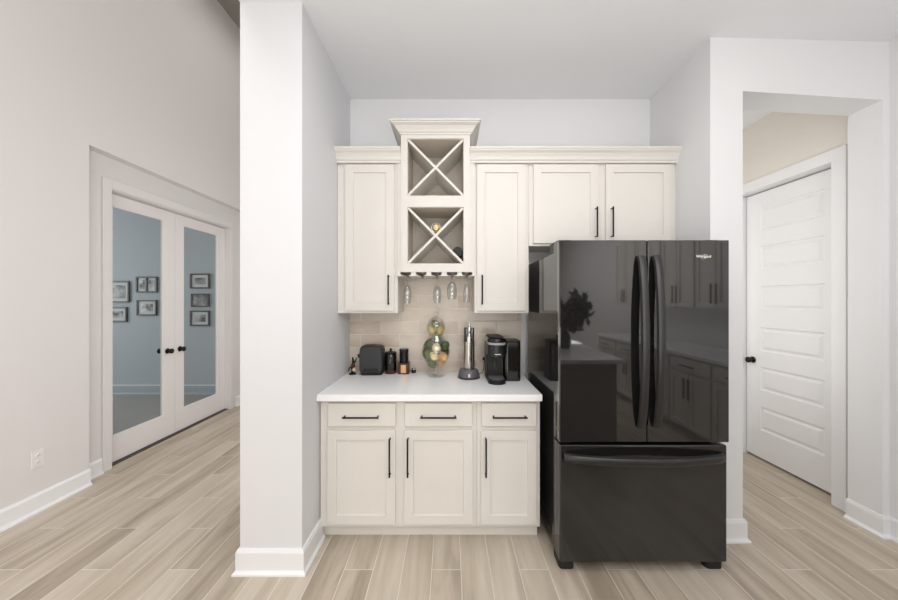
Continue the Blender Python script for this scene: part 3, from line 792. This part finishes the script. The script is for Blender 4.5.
# ------------------------------------------------------------------ kitchen behind the camera (seen mirrored in the fridge)
isl = thing('kitchen_island', (1.14, -1.0, 0), 'kitchen island with white top reflected in the refrigerator door', 'island')
MB().box(.62, 1.66, -2.4, .38, 0, .893).build('island_body', ISLP, isl, bevel=.003)
MB().box(.55, 1.72, -2.5, .44, .894, .935).build('island_top', QUARTZ, isl, bevel=.003)
vs = thing('potted_plant', (1.40, -.35, .9355), 'dark vase with leafy branches on the island', 'plant')
MB().lathe([(.045, 0), (.06, .01), (.075, .08), (.06, .16), (.035, .20), (.04, .215)], 1.40, -.35, .9355).build('vase', BLKPL, vs, smooth=True)
lf = MB()
for k in range(16):
    a = random.uniform(0, 2*PI); e = random.uniform(.12, .30); hh = random.uniform(.35, .62)
    lf.tube([(1.40, -.35, 1.12), (1.40+.4*e*math.cos(a), -.35+.4*e*math.sin(a), 1.12+.5*hh), (1.40+e*math.cos(a), -.35+e*math.sin(a), .95+hh)], .003, 5)
    for q in range(34):
        t = random.uniform(.35, 1); c = Vector((1.40+e*t*math.cos(a), -.35+e*t*math.sin(a), 1.05+hh*t*.9))+Vector([random.uniform(-.06, .06) for _ in range(3)])
        u = Vector([random.uniform(-1, 1) for _ in range(3)]).normalized()*.06; w = u.orthogonal().normalized()*.03
        lf.poly([c-u, c+w, c+u, c-w])
lf.build('foliage', LEAF, vs)
for i in range(5):
    ya = 1.0-.62*(i+1); yb_ = ya+.615
    r = thing('base_cabinet', (2.9, (ya+yb_)/2, 0), 'cream base cabinet across the kitchen seen mirrored in the refrigerator', 'cabinet', 'mirrored base cabinets across the kitchen')
    MB().box(2.62, 3.248, ya, yb_, .09, .893).build('carcass', CAB, r)
    MB().box(2.69, 3.248, ya, yb_, 0, .09).build('toe_kick', CAB, r)
    for q in (0, 1):
        a = ya+.012+q*.30; b = a+.29
        m = MB(); 
        def rg(o, x): return [(x, a+o, .112+o), (x, b-o, .112+o), (x, b-o, .701-o), (x, a+o, .701-o)]
        m.loft([rg(0, 2.62), rg(0, 2.6), rg(.055, 2.6), rg(.058, 2.609)]); d = m.build('door', CAB, r)
        hy = b-.03 if q == 0 else a+.03
        MB().box(2.565, 2.575, hy-.006, hy+.006, .43, .66).build('handle', BLACKM, d)
    d = MB().box(2.6, 2.62, ya+.012, yb_-.013, .726, .872).build('drawer', CAB, r, bevel=.002)
    MB().box(2.565, 2.575, (ya+yb_)/2-.11, (ya+yb_)/2+.11, .79, .80).build('handle', BLACKM, d)
    r = thing('wall_cabinet', (3.05, (ya+yb_)/2, 1.424), 'cream wall cabinet across the kitchen seen mirrored in the refrigerator', 'cabinet', 'mirrored wall cabinets across the kitchen')
    MB().box(2.92, 3.248, ya, yb_, 1.424, 2.53).build('carcass', CAB, r)
    for q in (0, 1):
        a = ya+.012+q*.30; b = a+.29
        m = MB()
        def rg(o, x): return [(x, a+o, 1.44+o), (x, b-o, 1.44+o), (x, b-o, 2.51-o), (x, a+o, 2.51-o)]
        m.loft([rg(0, 2.92), rg(0, 2.9), rg(.055, 2.9), rg(.058, 2.909)]); d = m.build('door', CAB, r)
        hy = b-.03 if q == 0 else a+.03
        MB().box(2.865, 2.875, hy-.006, hy+.006, 1.48, 1.70).build('handle', BLACKM, d)
tag(MB().box(2.58, 3.249, -2.10, 1.0, .8935, .935).build('countertop', QUARTZ, bevel=.003), 'white countertop across the kitchen seen mirrored in the refrigerator', 'countertop')

# ------------------------------------------------------------------ lights
def area(name, loc, rot, sx, sy, power, color=(1, 1, 1)):
    L = bpy.data.lights.new(name, 'AREA'); L.shape = 'RECTANGLE'; L.size = sx; L.size_y = sy; L.energy = power; L.color = color
    o = bpy.data.objects.new(name, L); COL.objects.link(o); o.location = loc
    o.rotation_euler = tuple(math.radians(a) for a in rot)
    return o
area('kitchen_rear_fill', (-.2, -5.6, 1.6), (90, 0, -8), 3.4, 2.8, 52, (.96, .98, 1))  # added softbox behind the camera, no window there
area('kitchen_overhead_fill', (.75, -.7, 3.14), (18, 0, 0), 2.4, 2.0, 42, (.97, .98, 1))  # added overhead fill tilted towards the cabinets, no fixture
area('kitchen_rear_overhead_fill', (1.2, -3.6, 3.14), (0, 0, 0), 3.0, 3.0, 90, (1, .97, .94))  # added fill that brightens the rear room mirrored in the fridge
area('kitchen_bounce_light', (.55, -1.7, .98), (180, 0, 0), 2.2, 2.6, 92, (.95, .975, 1))  # added floating upward panel standing in for bounce onto the ceiling
area('kitchen_low_fill', (.3, -.5, .50), (84, 0, -8), 1.0, .6, 3.0, (1, .99, .98))  # unseen low fill added for the base cabinets
area('counter_overhead_fill', (.35, 1.1, 3.15), (0, 0, 0), 1.3, .5, 12, (.97, .985, 1))  # added fill that brightens the countertop from above
area('great_room_light', (-2.0, -1.0, 5.2), (0, 0, 0), 1.4, 5.0, 60, (1, .99, .98))
area('left_wall_fill', (-1.22, -.4, 1.6), (90, 0, 90), 3.4, 2.8, 27, (1, .99, .985))  # added mid-room fill for the left wall, not a window
area('passage_light', (-1.9, 4.0, 5.2), (0, 0, 0), 1.0, 2.0, 10, (1, .96, .92))
area('passage_fill_light', (-1.20, 3.8, 1.6), (90, 0, 90), 2.0, 2.6, 15, (1, .985, .97))
area('hall_door_fill', (1.90, 3.1, 1.75), (90, 0, -90), 1.2, 2.2, 11, (1, .98, .95))  # fill added out of sight behind the stub wall for the hall door
area('office_side_fill', (-7.5, 3.2, 1.7), (90, 0, -90), 2.2, 1.8, 78, (.98, .99, 1))  # added fill for the room behind the glass doors, no window built

# ------------------------------------------------------------------ world, camera, view
w = bpy.data.worlds.new('World'); scene.world = w; w.use_nodes = True
w.node_tree.nodes['Background'].inputs[0].default_value = (.9, .92, 1, 1); w.node_tree.nodes['Background'].inputs[1].default_value = .3
cam = bpy.data.cameras.new('Camera'); co = bpy.data.objects.new('Camera', cam); COL.objects.link(co)
co.location = (0, 0, H); co.rotation_euler = (PI/2, 0, 0)
cam.sensor_fit = 'HORIZONTAL'; cam.sensor_width = 36; cam.lens = 36*F/898
cam.shift_x = -1.0/898; cam.clip_start = .05
scene.camera = co
scene.view_settings.view_transform = 'Standard'
scene.view_settings.look = 'None'
scene.view_settings.exposure = 0
